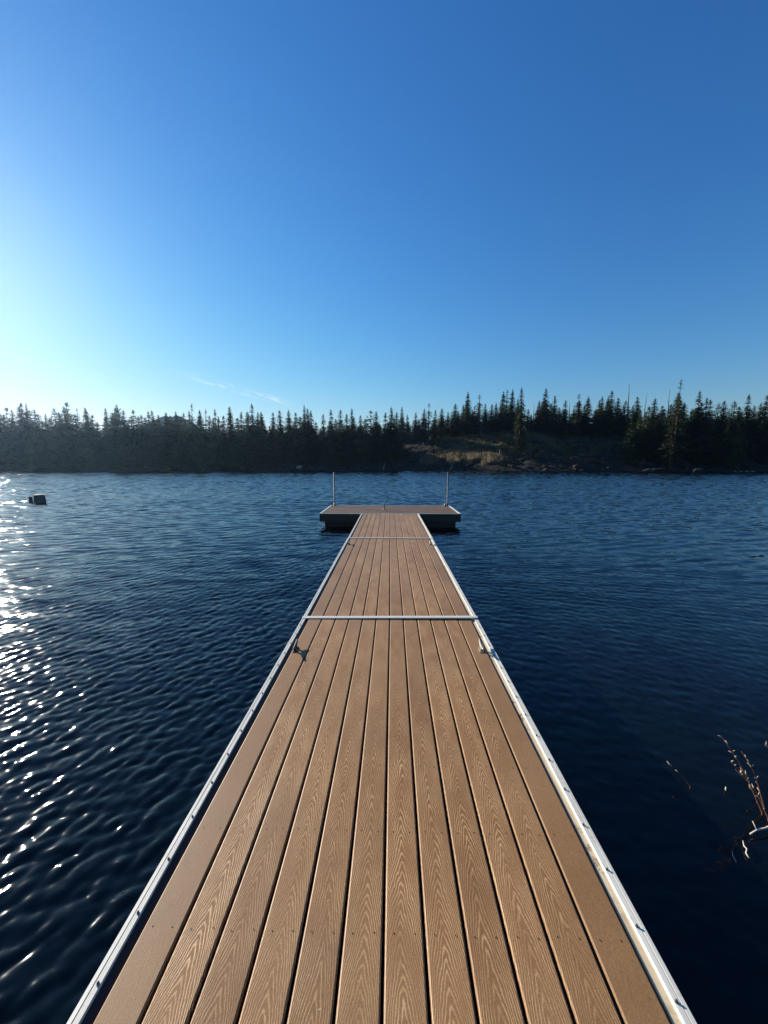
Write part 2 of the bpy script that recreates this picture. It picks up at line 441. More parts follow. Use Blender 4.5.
# ------------------------------------------------------------------ lake
def make_water():
    fine = np.arange(-57, 57.001, 0.15)
    coarse = np.arange(57+2.5, 303-1, 3.0)
    ang = np.radians(np.concatenate([fine, coarse]))
    ang = np.concatenate([ang, ang[:1]+2*math.pi])
    ratio = 1.0042
    nr = int(math.log(700/0.15)/math.log(ratio))
    r = 0.15*ratio**np.arange(nr)
    AN, RR = np.meshgrid(ang, r)
    X = RR*np.sin(AN); Y = RR*np.cos(AN)
    dr = 0.0042*RR
    # wind sea: two families of crests, the lee side of the dock calmer and turned
    side = sstep(-0.7, 1.6, X)
    calm = (0.72+0.56*fbm(X*0.11+3, Y*0.16, 3, 77))*1.0 - 0.62*side*(1-sstep(2.0, 7.5, Y)) - 0.25*side*(1-sstep(7, 20, Y))
    dx = np.zeros_like(X); dy = np.zeros_like(X); dz = np.zeros_like(X); lost = np.zeros_like(X)
    g = np.random.default_rng(11)
    def family(n, crest_az, spread, lo, hi, rms, w, peak=0.115):
        lam = np.exp(g.uniform(math.log(lo), math.log(hi), n))
        amp = np.exp(-((np.log(lam)-math.log(peak))/0.7)**2)
        az = np.radians(crest_az + 90 + g.normal(0, spread, n))
        k = 2*math.pi/lam
        sl = amp/np.sqrt((amp**2).sum()/2)*rms        # slope amplitude of each wave
        for i in range(n):
            a0 = sl[i]/k[i]
            f = sstep(2.2, 5.0, lam[i]/dr)
            ux, uy = math.sin(az[i]), math.cos(az[i])
            th = k[i]*(X*ux+Y*uy) + g.uniform(0, 6.283)
            wv = w*calm
            af = a0*f*wv
            c = np.cos(th)
            dz[:] += af*np.sin(th)
            dx[:] += af*ux*c; dy[:] += af*uy*c
            lost[:] += (sl[i]*wv)**2/2*(1-f*f)
    family(48, 46, 20, 0.05, 0.7, 0.108, 1-0.75*side)
    family(30, 10, 55, 0.05, 0.7, 0.080, np.ones_like(X), 0.10)
    family(40, -76, 24, 0.05, 0.7, 0.108, 0.25+0.75*side)
    # far out, waves of the same steepness but long enough for the coarser mesh
    lo_rms = np.sqrt(lost)
    for lam0 in (0.45, 0.8, 1.4, 2.5, 4.4):
        for i in range(9):
            lam = lam0*g.uniform(0.8, 1.6); az = math.radians(g.normal(90+46, 50)); k = 2*math.pi/lam
            ux, uy = math.sin(az), math.cos(az); q_ = lam/dr
            f = sstep(3.0, 4.5, q_)*(1-sstep(9, 14, q_))*lo_rms*0.24
            th = k*(X*ux+Y*uy)+g.uniform(0, 6.283)
            dz += f/k*np.sin(th); dx += f/k*ux*np.cos(th); dy += f/k*uy*np.cos(th)
    co = np.stack([X-dx*0.8, Y-dy*0.8, dz], -1)
    ny, nx = X.shape
    i = np.arange(nx*ny).reshape(ny, nx)
    q = np.stack([i[:-1, :-1], i[1:, :-1], i[1:, 1:], i[:-1, 1:]], -1).reshape(-1, 4)
    q = q[:, ::-1]
    me = quads_mesh('water', co.reshape(-1, 3), q)
    at = me.attributes.new('lost', 'FLOAT', 'POINT')
    at.data.foreach_set('value', np.sqrt(lost).astype(np.float32).ravel())
    return tag(mesh_obj('water', me, M['water']), kind='structure')
make_water()

# ------------------------------------------------------------------ dock sections
BW, PITCHB, NB = 0.1304, 0.1412, 12
HALF = NB*PITCHB/2                      # 0.847

def decking(name, parent, length, along_y=True, width_boards=NB, screws=None, seed=1, mat='deck'):
    """boards of composite decking, local y from 0 to length, x centred"""
    g = random.Random(seed)
    bm = bmesh.new(); uvl = bm.loops.layers.uv.new('grain')
    bl = bm.verts.layers.float_vector.new('board')
    half = width_boards*PITCHB/2
    for b in range(width_boards):
        xc = -half + PITCHB*(b+0.5)
        rnd = g.random()
        plain = 0.18 if b in (0, width_boards-1) else g.uniform(0.75, 1.0)
        tone = 0.6 if b in (0, width_boards-1) else g.uniform(0.0, 0.22)
        w = BW/2; zt = 0.0; zb = -0.025; e = 0.005
        dzb = g.uniform(-0.0008, 0.0008)
        prof = [(-w, zb), (-w, zt-e), (-w+e*0.35, zt-e*0.35), (-w+e, zt), (w-e, zt), (w-e*0.35, zt-e*0.35), (w, zt-e), (w, zb)]
        y0, y1 = 0.004+g.uniform(0, 0.003), length-0.004-g.uniform(0, 0.003)
        A = [bm.verts.new((xc+x, y0, z+dzb)) for x, z in prof]
        B = [bm.verts.new((xc+x, y1, z+dzb)) for x, z in prof]
        for v in A+B: v[bl] = (rnd, plain, tone)
        fs = [bm.faces.new((A[k], A[(k+1) % 8], B[(k+1) % 8], B[k])) for k in range(8)]
        fs += [bm.faces.new(A[::-1]), bm.faces.new(B)]
        for f in fs:
            for lp in f.loops: lp[uvl].uv = (lp.vert.co.x-xc, lp.vert.co.y)
    for y in (screws or []):
        for b in range(width_boards):
            xc = -half + PITCHB*(b+0.5)
            for s in (-1, 1):
                cx, cy = xc+s*0.036+g.uniform(-.003, .003), y+g.uniform(-.004, .004)
                vs = [bm.verts.new((cx+0.0025*math.cos(t*math.pi/4), cy+0.0025*math.sin(t*math.pi/4), 0.0016)) for t in range(8)]
                f = bm.faces.new(vs); f.material_index = 1
    bmesh.ops.recalc_face_normals(bm, faces=[f for f in bm.faces if f.material_index == 0])
    me = bpy.data.meshes.new(name); bm.to_mesh(me); bm.free()
    o = mesh_obj(name, me, [M[mat], M['screw']], parent)
    return o

def rail(parent, s, length, bolts=False):
    """edge extrusion of side s (-1 left, 1 right): outer fascia, grooved top, lower inner ledge"""
    i0, i1, o1 = HALF+0.0045, HALF+0.031, HALF+0.071
    prof = [(i1, -0.15), (o1-0.006, -0.15), (o1, -0.144), (o1, -0.001), (o1-0.004, 0.006), (o1-0.017, 0.0062), (o1-0.018, 0.0035), (o1-0.0195, 0.0035), (o1-0.0205, 0.0056), (i1+0.002, 0.0055), (i1, 0.003)]
    mb = MB(); mb.prism([(x*s, z) for x, z in prof], 0.002, length-0.002)
    r = mb.build('edge_rail', M['rail'], parent)
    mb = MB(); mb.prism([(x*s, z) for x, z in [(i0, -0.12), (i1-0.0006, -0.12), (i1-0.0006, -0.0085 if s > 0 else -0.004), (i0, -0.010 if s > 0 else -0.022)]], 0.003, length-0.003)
    mb.build('inner_ledge', M['ledge'] if s > 0 else M['float'], r)  # left ledge black: shade of the rail gap put into its colour
    if bolts:
        src = None; y = 0.11; k = 0
        while y < length-0.05:
            if src is None:
                mb = MB()
                mb.tube([(0, 0, -0.002), (0, 0, 0.0028)], 0.0046, 12)
                mb.tube([(0, 0, 0.0029), (0, 0, 0.0075), (0, 0, 0.0085)], [0.0036, 0.0034, 0.0018], 6, smooth=False)
                src = mb.build('bolt', M['bolt'], r); b = src
            else:
                b = src.copy(); COL.objects.link(b)
            b.parent = r; b.location = (s*(i1+0.0095), y, 0.0062); b.rotation_euler = (0, 0, k*0.7)
            y += 0.190; k += 1
    return r

def cleat(parent, x, y, rz=0.0, scale=1.0, mat='cleat'):
    c = empty('mooring_cleat', (x, y, 0.0), rz); c.parent = parent
    mb = MB()
    mb.box(-0.022, 0.022, -0.055, 0.055, 0.0005, 0.008, bev=0.003)
    for t in (-0.028, 0.028): mb.tube([(0, t, 0.006), (0, t*0.95, 0.045)], [0.014, 0.011], 10)
    mb.tube([(0, -0.112, 0.064), (0, -0.09, 0.058), (0, -0.045, 0.049), (0, 0, 0.047), (0, 0.045, 0.049), (0, 0.09, 0.058), (0, 0.112, 0.064)],
            [0.004, 0.009, 0.0125, 0.0135, 0.0125, 0.009, 0.004], 10)
    ob = mb.build('cleat_body', M[mat], parent)
    bpy.data.objects.remove(c)
    ob.name = 'mooring_cleat'
    ob.location = (x, y, 0.0); ob.rotation_euler = (0, 0, rz); ob.scale = (scale,)*3
    return ob

def section(label, y0, y1, xc0, yaw, bolts, seed, screw0):
    """section pivoting at its far end (x = xc0, y = y1)"""
    Ln = y1-y0
    root = empty('dock_section', (xc0, y1, DECK), yaw)
    tag(root, label, 'dock', 'walkway sections of the floating dock')
    hold = Matrix.Translation((0, -Ln, 0))
    rows = list(np.arange(screw0, Ln-0.05, 0.372))
    parts = [decking('decking', root, Ln, screws=rows, seed=seed)]
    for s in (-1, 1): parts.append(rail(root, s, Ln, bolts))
    mb = MB()
    for y in rows: mb.box(-HALF, HALF, y-0.02, y+0.02, -0.15, -0.0265)
    for x in (-0.6, 0.0, 0.6): mb.box(x-0.02, x+0.02, 0.01, Ln-0.01, -0.21, -0.151)
    parts.append(mb.build('joists', M['frame'], root)); parts[-1].name = 'joist_frame'
    for yy in np.linspace(0.55, Ln-0.55, 3):
        mb = MB(); mb.box(-0.62, 0.62, yy-0.42, yy+0.42, -0.62, -0.212, bev=0.04)
        parts.append(mb.build('float', M['float'], root))
    for p in parts: p.location.y -= Ln
    return root

Y1, Y2, Y3, Y4 = 3.86, 8.12, 12.13, 14.46
s1 = section('nearest walkway section, with bolted edge rails and strong wavy grain in its brown boards', -1.6, Y1-0.012, 0.0, -0.0072, True, 5, 0.13)
s2 = section('middle walkway section of brown boards, between the two pale crossbars', Y1+0.012, Y2-0.012, 0.0, 0.0, False, 8, 0.2)
s3 = section('short far walkway section that runs up to the wide end platform', Y2+0.012, Y3-0.01, 0.0, 0.002, False, 12, 0.2)

# crossbars over the hinges (parts of the section behind them)
def crossbar(parent, x0, x1, y, w, h, mat, tilt=0.0, yaw=0.0):
    mb = MB(); mb.box(x0, x1, -w/2, w/2, -0.004, h, bev=0.003)
    o = mb.build('crossbar', mat, parent)
    o.location = (0, y, 0.0073); o.rotation_euler = (0, tilt, yaw)
    return o
crossbar(s1, -0.918, 0.918, 0.006, 0.054, 0.008, M['bar'], -0.006, 0.014)
crossbar(s2, -0.86, 0.86, 0.006, 0.075, 0.006, M['bar_tan'])
for par, yy in ((s1, -0.70), (s2, -0.62)):
    a = cleat(par, -0.815, yy, 0.06, 0.88, mat='cleat_backlit'); b = cleat(par, 0.80, yy+0.03, -0.05, 0.9)

# ------------------------------------------------------------------ end platform
PW = 2.255
T = empty('swim_platform', (0, Y3, DECK))
tag(T, 'wide end platform lying crosswise at the far end of the walkway, white side rails', 'platform')
nb = int((Y4-Y3-0.08)/PITCHB)
pd = decking('decking', T, 2*PW-0.09, width_boards=nb, seed=21, mat='deck_dark')
pd.rotation_euler = (0, 0, R(90)); pd.location = (PW-0.045, (Y4-Y3)/2, 0)
mb = MB(); mb.box(-PW, PW, 0.0, 0.045, -0.26, -0.012); fr = mb.build('front_beam', M['fascia'], T)
mb = MB(); mb.box(-PW, PW, -0.002, 0.035, -0.0115, 0.006, bev=0.003); mb.build('front_trim', M['bar'], T)
mb = MB(); mb.box(-PW, PW, Y4-Y3-0.04, Y4-Y3, -0.26, 0.007, bev=0.003); mb.build('back_rail', M['bar'], T)
for s in (-1, 1):
    mb = MB(); xa, xb = sorted((s*(PW-0.06), s*(PW-0.0)))
    mb.box(xa, xb, 0.036, Y4-Y3-0.041, -0.011, 0.010, bev=0.004); mb.build('side_rail', M['rail'], T)
    mb = MB(); mb.box(xa, xb, 0.046, Y4-Y3-0.041, -0.26, -0.0115); mb.build('side_beam', M['fascia'], T)
mb = MB()
for y in np.linspace(0.3, Y4-Y3-0.3, 5): mb.box(-PW+0.07, PW-0.07, y-0.02, y+0.02, -0.22, -0.027)
mb.build('joist_frame', M['frame'], T)
for xx in (-1.62, -0.54, 0.54, 1.62):
    mb = MB(); mb.box(xx-0.50, xx+0.50, 0.10, Y4-Y3-0.10, -0.72, -0.225, bev=0.05); mb.build('float', M['float'], T)

def pile(px, label):
    p = at_dist(px, 505.4, Y4-0.12)
    root = empty('mooring_pole', (p.x, Y4-0.12, 0))
    tag(root, label, 'pole', 'steel poles at the back corners of the end platform')
    mb = MB(); mb.tube([(0, 0, -1.8), (0, 0, DECK+1.24)], 0.024, 14); mb.build('pole', M['galv'], root)
    mb = MB(); mb.tube([(0, 0, DECK+1.2402), (0, 0, DECK+1.262), (0, 0, DECK+1.266)], [0.027, 0.027, 0.018], 14); mb.build('pole_cap', M['bolt'], root)
    return root
pile(334.6, 'thin upright steel pole at the left back corner of the end platform')
pr = pile(447.4, 'thin upright steel pole at the right back corner of the end platform')
for s, x in ((-1, -2.08), (1, 2.07)):
    mb = MB(); mb.box(x-0.09, x+0.09, Y4-Y3-0.20, Y4-Y3-0.044, 0.0015, 0.012, bev=0.002)
    mb.tube([(x, Y4-Y3-0.12, 0.0121), (x, Y4-Y3-0.12, 0.09)], 0.040, 14)
    mb.build('pole_bracket', M['cleat'], T)
# short post standing on the platform
pp = at_dist(384.6, 509.4, 13.25)
sp = empty('short_post', (pp.x, 13.25, DECK))
tag(sp, 'short upright post in the middle of the end platform', 'post')
mb = MB(); mb.tube([(0, 0, 0.011), (0, 0, 0.30)], 0.017, 10); mb.build('post', M['galv'], sp)
mb = MB(); mb.tube([(0, 0, 0.0015), (0, 0, 0.011)], 0.06, 14); mb.build('base_plate', M['cleat'], sp)

# ------------------------------------------------------------------ stumps out in the lake
def block_stump(name, w, d, h, loc, rz, label, seed):
    g = random.Random(seed)
    bm = bmesh.new()
    n = 24; levels = [-0.5, 0.0, h*0.5, h*0.92, h]
    rings = []
    for li, z in enumerate(levels):
        tp = 1.0 - 0.10*max(z, 0)/h
        ring = []
        for k in range(n):
            a = 2*math.pi*k/n
            ca, sa = math.cos(a), math.sin(a)
            q = 0.5/max(abs(ca), abs(sa))*0.85 + 0.5*0.15
            jit = 1+g.uniform(-0.025, 0.025)
            ring.append(bm.verts.new((ca*q*w*tp*jit*1.0, sa*q*d*tp*jit, z + (g.uniform(-0.03, 0.03) if li > 2 else 0))))
        rings.append(ring)
    for r0, r1 in zip(rings, rings[1:]):
        for k in range(n): bm.faces.new((r0[k], r0[(k+1) % n], r1[(k+1) % n], r1[k]))
    bm.faces.new(rings[-1]); bm.faces.new(rings[0][::-1])
    me = bpy.data.meshes.new(name); bm.to_mesh(me); bm.free()
    o = mesh_obj(name, me, M['stump']); o.location = loc; o.rotation_euler = (0, 0, rz)
    return tag(o, label, 'stump')
p = at_level(40, 502.6)
block_stump('tree_stump', 0.50, 0.46, 0.42, (p.x, p.y, 0), 0.78, 'thick dark flat topped stump standing out of the lake', 3)
p = at_level(31, 502.8)
block_stump('tree_stump', 0.13, 0.12, 0.31, (p.x, p.y, 0), 0.2, 'thin pointed stub beside the thick stump in the lake', 4)

# ------------------------------------------------------------------ conifers
def quad_soup(name, V):
    """V: (n,4,3) quads"""
    n = len(V)
    return quads_mesh(name, V.reshape(-1, 3), np.arange(n*4).reshape(n, 4), smooth=False)

def make_crown(kind, seed):
    """unit-height crown: about 1 m tall in z (scaled by tree height), radius in the same units"""
    g = np.random.default_rng(seed)
    Q = []
    P = dict(spire=(0.05, 0.185, 50, 8), fir=(0.05, 0.225, 46, 8), pine=(0.16, 0.20, 34, 8), sparse=(0.08, 0.185, 38, 6), column=(0.02, 0.125, 50, 8), young=(0.02, 0.25, 32, 8))[kind]
    base, rad, nw, nbr = P
    for w in range(nw):
        t = (w+g.uniform(0, 0.8))/nw
        z = base + (0.985-base)*t
        if kind == 'pine': prof = (1.12-t)**0.55*min(1, 0.5+t*2)*(0.45+0.65*g.random())*min(1, (1.04-t)*3.5)
        elif kind == 'column': prof = min(1, (1-t)*2.1)**0.75*min(1, 0.7+t*2)
        elif kind == 'sparse': prof = (1-t)**0.75*min(1, 0.45+t*2.0)*(0.45+0.75*g.random())
        else: prof = (1-t)**(0.88 if kind != 'spire' else 0.95)*min(1, 0.55+t*2.2)*(0.85+0.3*g.random())
        prof = prof+0.022
        m = max(3, int(nbr*(0.6+0.6*g.random())))
        if g.random() < 0.10 and kind != 'column': continue
        a0 = g.uniform(0, 6.28)
        for b in range(m):
            a = a0 + 6.283*b/m + g.normal(0, 0.25)
            Lb = rad*prof*g.uniform(0.62, 1.18)
            droop = {'spire': -0.30, 'fir': -0.22, 'pine': -0.02, 'sparse': -0.22, 'column': -0.15, 'young': -0.1}[kind] + g.normal(0, 0.08)
            if t > 0.85: droop += 0.45
            d = np.array([math.cos(a), math.sin(a), droop]); d /= np.linalg.norm(d)
            sd = np.array([-math.sin(a), math.cos(a), 0.0])
            o = np.array([0, 0, z])
            ns = max(2, int(Lb/0.022))
            if kind in ('sparse', 'pine'):
                # bare limb
                th = 0.0022
                Q.append([o-sd*th, o+sd*th, o+d*Lb*0.8+sd*th*0.4, o+d*Lb*0.8-sd*th*0.4])
            for s_ in range(ns):
                u = (s_+0.6+g.uniform(-.3, .3))/ns
                if kind == 'pine' and u < 0.35: continue
                if kind == 'sparse' and (u < 0.25 or g.random() < 0.2): continue
                c = o + d*Lb*u + np.array([0, 0, -0.02*u*u])
                for rep in range(2):
                    hl = (0.022+0.022*g.random())*(0.36+0.64*min(1, (1-t)*2.4))*(1.2-0.5*u)*(1.25 if kind == 'pine' else 1.0)
                    wd = hl*g.uniform(0.45, 0.8)
                    aa = g.uniform(-1.1, 1.1)
                    e1 = d*math.cos(aa)+sd*math.sin(aa)+np.array([0, 0, g.normal(-0.15 if kind != 'pine' else 0.25, 0.35)])
                    e1 /= np.linalg.norm(e1)
                    e2 = np.cross(e1, np.array([g.normal(0, .5), g.normal(0, .5), 1.0])); e2 /= np.linalg.norm(e2)+1e-6
                    cc = c + np.array([g.normal(0, .006), g.normal(0, .006), g.normal(0, .005)])
                    Q.append([cc-e1*hl*0.5-e2*wd*0.35, cc+e1*hl-e2*wd*0.12, cc+e1*hl*1.1+e2*wd*0.12, cc-e1*hl*0.5+e2*wd*0.35])
    # leader
    for k in range(8):
        z = 0.93+0.075*k/8; a = g.uniform(0, 6.28); hl = 0.012*(1.15-k/8)
        e = np.array([math.cos(a), math.sin(a), 0.3])
        Q.append([np.array([0, 0, z-0.006]), np.array([0, 0, z-0.006])+e*hl, np.array([0, 0, z+0.008])+e*hl*0.7, np.array([0, 0, z+0.008])])
    return quad_soup('crown', np.array(Q))

def make_trunk(seed, snag=False):
    g = random.Random(seed)
    mb = MB()
    pts, rs = [], []
    for k in range(8):
        t = k/7
        pts.append((g.uniform(-.003, .003)*t, g.uniform(-.003, .003)*t, -0.02+t*(1.0)))
        rs.append(0.0115*(1-t)**0.8+0.0010)
    mb.tube(pts, rs, 7)
    if snag:
        for k in range(22):
            z = g.uniform(0.3, 0.97); a = g.uniform(0, 6.28); l = g.uniform(0.012, 0.05)*(1.1-z*0.6)
            mb.tube([(0, 0, z), (math.cos(a)*l, math.sin(a)*l, z+g.uniform(-.015, .012))], [0.003, 0.0012], 4)
    bmesh.ops.recalc_face_normals(mb.bm, faces=mb.bm.faces[:])
    me = bpy.data.meshes.new('trunk'); mb.bm.to_mesh(me); mb.bm.free()
    return me

CR = {k: [] for k in ('spire', 'fir', 'pine', 'sparse', 'column', 'young')}
for k, n in (('spire', 3), ('fir', 3), ('pine', 3), ('sparse', 2), ('column', 1), ('young', 1)):
    for i in range(n):
        me = make_crown(k, 100+len(k)*10+i); me.materials.append(M['needle']); CR[k].append(me)
TR = [make_trunk(i) for i in range(3)]
SN = [make_trunk(10+i, True) for i in range(3)]
for t_ in TR: t_.materials.append(M['bark'])
for t_ in SN: t_.materials.append(M['dead'])

NAME = dict(spire='fir_tree', fir='fir_tree', pine='pine_tree', sparse='fir_tree', column='fir_tree', young='young_fir', snag='dead_tree')
def add_tree(kind, x, y, h, label, group=None, wide=1.0, z=None):
    z0 = float(height(x, y)) - 0.15 if z is None else z
    root = empty(NAME[kind], (x, y, z0), random.uniform(0, 6.28))
    root.scale = (h*wide, h*wide, h)
    tag(root, label, 'tree', group)
    lean = 0.02
    root.rotation_euler = (random.gauss(0, lean), random.gauss(0, lean), random.uniform(0, 6.28))
    if kind == 'snag':
        o = bpy.data.objects.new('trunk', random.choice(SN)); COL.objects.link(o); o.parent = root
        return root
    o = bpy.data.objects.new('trunk', random.choice(TR)); COL.objects.link(o); o.parent = root
    o = bpy.data.objects.new('crown', random.choice(CR[kind])); COL.objects.link(o); o.parent = root
    return root

# measured treetops: (x, y of the tip, kind, width factor, depth, label or None)
TOPS = [
 (4,406,'pine',1,0,None),(18.6,401.8,'fir',1,0,None),(25.7,402,'spire',.7,2,None),(34,408.5,'pine',1,0,None),(45.7,412,'spire',.8,0,None),(56.7,407,'pine',1,2,None),
 (64,401,'pine',1.25,0,'tallest round topped pine in the hazy trees on the left shore'),(76,407,'sparse',.8,2,None),(87,407,'fir',1,0,None),(92,414,'pine',1,3,None),(106,407.7,'spire',1,0,None),
 (117,404,'pine',1.2,0,None),(125,409,'fir',1,2,None),(132.5,409,'pine',1,0,None),(141,414,'fir',1,1,None),(147,411,'spire',1,0,None),(151,410,'fir',1,2,None),(158,414,'fir',1,0,None),(165.5,412,'fir',1,1,None),
 (175,411,'spire',1,0,None),(183,412,'fir',1,1,None),(190.5,403.3,'sparse',1.0,0,None),(198.5,409,'fir',.9,1,None),(203.6,408.5,'sparse',1,2,None),(209,415,'fir',1,1,None),(214.6,408.5,'spire',.9,0,None),(222,415,'fir',1,1,None),
 (230,406,'fir',1,1,None),(239,411,'spire',1.1,0,None),(251,402.6,'fir',.95,0,'tall pointed fir left of centre, standing clear above its neighbours'),(257,411,'spire',1,2,None),
 (262.5,411,'spire',1,0,None),(272,412,'fir',1,2,None),(280,410,'fir',1,0,None),(288,409,'spire',1.1,0,None),(296,412,'fir',1,2,None),(304,403.5,'spire',.8,0,None),(308,408,'fir',1,2,None),(313,410,'spire',1,0,None),
 (322.6,413.6,'fir',1,0,None),(332,409,'spire',.9,2,None),(337.5,408.5,'fir',1,0,None),(347,413.6,'fir',1,2,None),(353,407,'spire',.9,0,None),(360,415,'fir',1,1,None),(370,410,'pine',1.1,0,None),(376,410.5,'fir',1,2,None),
 (384,412,'spire',1,0,None),(391.7,406,'spire',1,1,None),(398.5,411,'spire',1,0,None),(402,406,'spire',.8,2,None),(408,414,'fir',.9,1,None),(415.4,412,'fir',1,0,None),(423,408,'spire',.9,1,None),(429,403,'sparse',1,0,None),
 (435,409.6,'spire',1,2,None),(441.6,408,'column',1,0,None),(447.5,411,'spire',1,2,None),(455,403,'column',1.05,0,None),(463,404.5,'spire',1,2,None),(468,391,'spire',.95,0,'tall slim sharp tipped fir on the crest above the dry reeds'),
 (474,405,'fir',.8,2,None),(480,394.4,'sparse',1.2,0,None),(485.6,403,'column',.8,1,None),(491.6,403.7,'column',1,0,None),(496.6,402,'spire',.9,2,None),(502.6,391,'spire',1,1,None),(507,389.5,'sparse',1.1,0,None),(512,388.5,'spire',.95,1,None),
 (517,398,'fir',.8,3,None),(533.7,402,'snag',.8,2,'thin bare dead trunk just right of the column shaped fir on the slope'),(538.8,400,'spire',1,3,None),(547,387.7,'fir',.95,1,'tall dark fir on the skyline, next past the lit column shaped fir'),(555.7,395,'fir',.9,1,None),
 (560,407,'column',1.0,-2,None),(565,400,'fir',1,1,None),(571,400,'snag',.9,2,'thin bare dead trunk between two firs above the rocky right slope'),(578.5,393.6,'sparse',1.3,0,None),(588.7,396,'spire',1.1,1,None),(598,399.5,'fir',.9,2,None),(603,396,'spire',1,0,None),
 (611.6,390,'fir',1.05,0,'broad dense dark fir right of the rocky slope, left of the tall dead spike'),(619,397,'fir',.9,2,None),(625,400,'pine',.9,1,None),(631,382.6,'snag',1.2,1,'tallest bare dead spike of the right shore, jutting above the firs'),(638.6,396,'fir',1,1,None),(645,391,'snag',.9,1,'bare dead spike between the tallest dead spike and the giant sparse fir'),
 (650,405,'fir',1,0,None),(656,397,'spire',1,0,None),(662,405,'fir',1,2,None),(671,388,'snag',1.0,0,'bare dead trunk standing right against the giant sparse fir'),(680,379,'sparse',1.05,-3,'giant sparse fir, the tallest tree of the whole far shore'),
 (687,402,'fir',.9,1,None),(700,390,'fir',1.0,0,'tall layered fir just right of the giant sparse fir'),(707.4,397,'spire',1,2,None),(713,398,'fir',1,0,None),(719,402,'pine',1,2,None),(726,400,'fir',1.1,0,None),(735,400,'pine',1.1,1,None),(741,406,'fir',1,2,None),
 (748,393.6,'fir',.95,0,'tall fir near the right edge, highest there'),(755,405,'fir',1,1,None),(760,402,'spire',1.1,0,None),(767,394.5,'fir',1,1,None)]

def region(px):
    if px < 128: return ('hazy blue grey conifer in the tall dense wall of trees on the left shore', 'conifers on the far left shore')
    if px < 260: return ('dusky conifer in the dense trees left of centre, around the rounded distant hill', 'conifers left of centre')
    if px < 395: return ('dark pointed conifer behind the low black bank straight ahead of the dock', 'conifers straight ahead')
    if px < 522: return ('dark conifer in the row along the crest of the hill above the dry reeds', 'conifers on the hill crest')
    if px < 645: return ('dark conifer above the rocky slope right of the hill', 'conifers above the rocky slope')
    return ('near black conifer in the dense trees on the right shore', 'conifers on the right shore')

def tree_at(px, topy, kind, wide, dep, label=None):
    X0 = (px-390)/384*100
    s_ = float(shore(X0))
    if px < 260: y = s_ + 5 + 5*dep/2 + random.uniform(0, 4)
    elif px < 400: y = s_ + 8 + 4*dep/2 + random.uniform(0, 3)
    elif px < 640: y = s_ + 21 + 4*dep/2 + random.uniform(0, 3)
    else: y = s_ + 9 + 4*dep/2 + random.uniform(0, 4)
    p = at_dist(px, topy, y)
    g = float(height(p.x, y))
    h = p.z - g + 0.15
    rl, rg = region(px)
    if label: rg = None
    tall = max(0.7, min(1.25, 15.0/h))*(1.2 if px < 262 and kind != 'snag' else 1.30)
    return add_tree(kind, p.x, y, h, label or rl, rg, wide*tall*random.uniform(0.92, 1.08))

for (px, ty, k, w, dep, lab) in TOPS: tree_at(px, ty, k, w, dep, lab)
# the column shaped fir and other individuals that stand lower on the slope
def front_tree(px, topy, basey_d, kind, wide, label):
    X0 = (px-390)/384*100
    y = float(shore(X0)) + basey_d
    p = at_dist(px, topy, y)
    return add_tree(kind, p.x, y, p.z-float(height(p.x, y))+0.15, label, None, wide)
front_tree(523.5, 386.3, 11, 'column', 0.85, 'tall lit column shaped fir standing alone low on the grassy slope')
front_tree(632, 414, 7, 'young', 1.1, 'pale green young fir on the slope below the tallest dead spike')
front_tree(640, 408, 8, 'fir', 1.1, 'bushy mid height fir just right of the pale young fir')
front_tree(674, 420, 4, 'sparse', 1.5, 'small grey green fir low in front of the giant sparse fir')
front_tree(738, 422, 4, 'fir', 1.2, 'grey low fir with lit branches near the water at the right')
front_tree(729, 418, 5, 'fir', 1.1, 'mid height fir left of the grey low fir at the right')

# trees that fill the wood between and behind the measured tops
xs = np.array([t[0] for t in TOPS if t[2] != 'snag']); ys = np.array([t[1] for t in TOPS if t[2] != 'snag'])
o_ = np.argsort(xs); xs, ys = xs[o_], ys[o_]
for px in np.arange(-28, 798, 6.6):
    px = px + random.uniform(-2.5, 2.5)
    lim = np.interp(px, xs, ys)
    kind = random.choice(['fir', 'fir', 'spire', 'pine'] if px < 260 else ['fir', 'fir', 'spire'])
    ty = lim + (random.uniform(2.5, 9) if px < 262 else random.uniform(5, 15))
    tree_at(px, ty, kind, random.uniform(1.1, 1.45), random.uniform(0.5, 5), None)
for px in list(np.arange(-26, 262, 9.5)) + list(np.arange(640, 798, 9.5)):
    px = px + random.uniform(-3, 3)
    lim = np.interp(px, xs, ys)
    tree_at(px, lim + random.uniform(14, 34), random.choice(['fir', 'fir', 'young']), random.uniform(1.1, 1.5), random.uniform(-1.5, 0), None)
for px in np.arange(445, 645, 9):
    tree_at(px+random.uniform(-3, 3), np.interp(px, xs, ys)+random.uniform(17, 28), random.choice(['fir', 'young']), 1.35, random.uniform(0.5, 3), None)
for px in np.arange(265, 400, 9):
    tree_at(px+random.uniform(-3, 3), np.interp(px, xs, ys)+random.uniform(12, 26), random.choice(['fir', 'young']), 1.3, random.uniform(-1.5, 0), None)

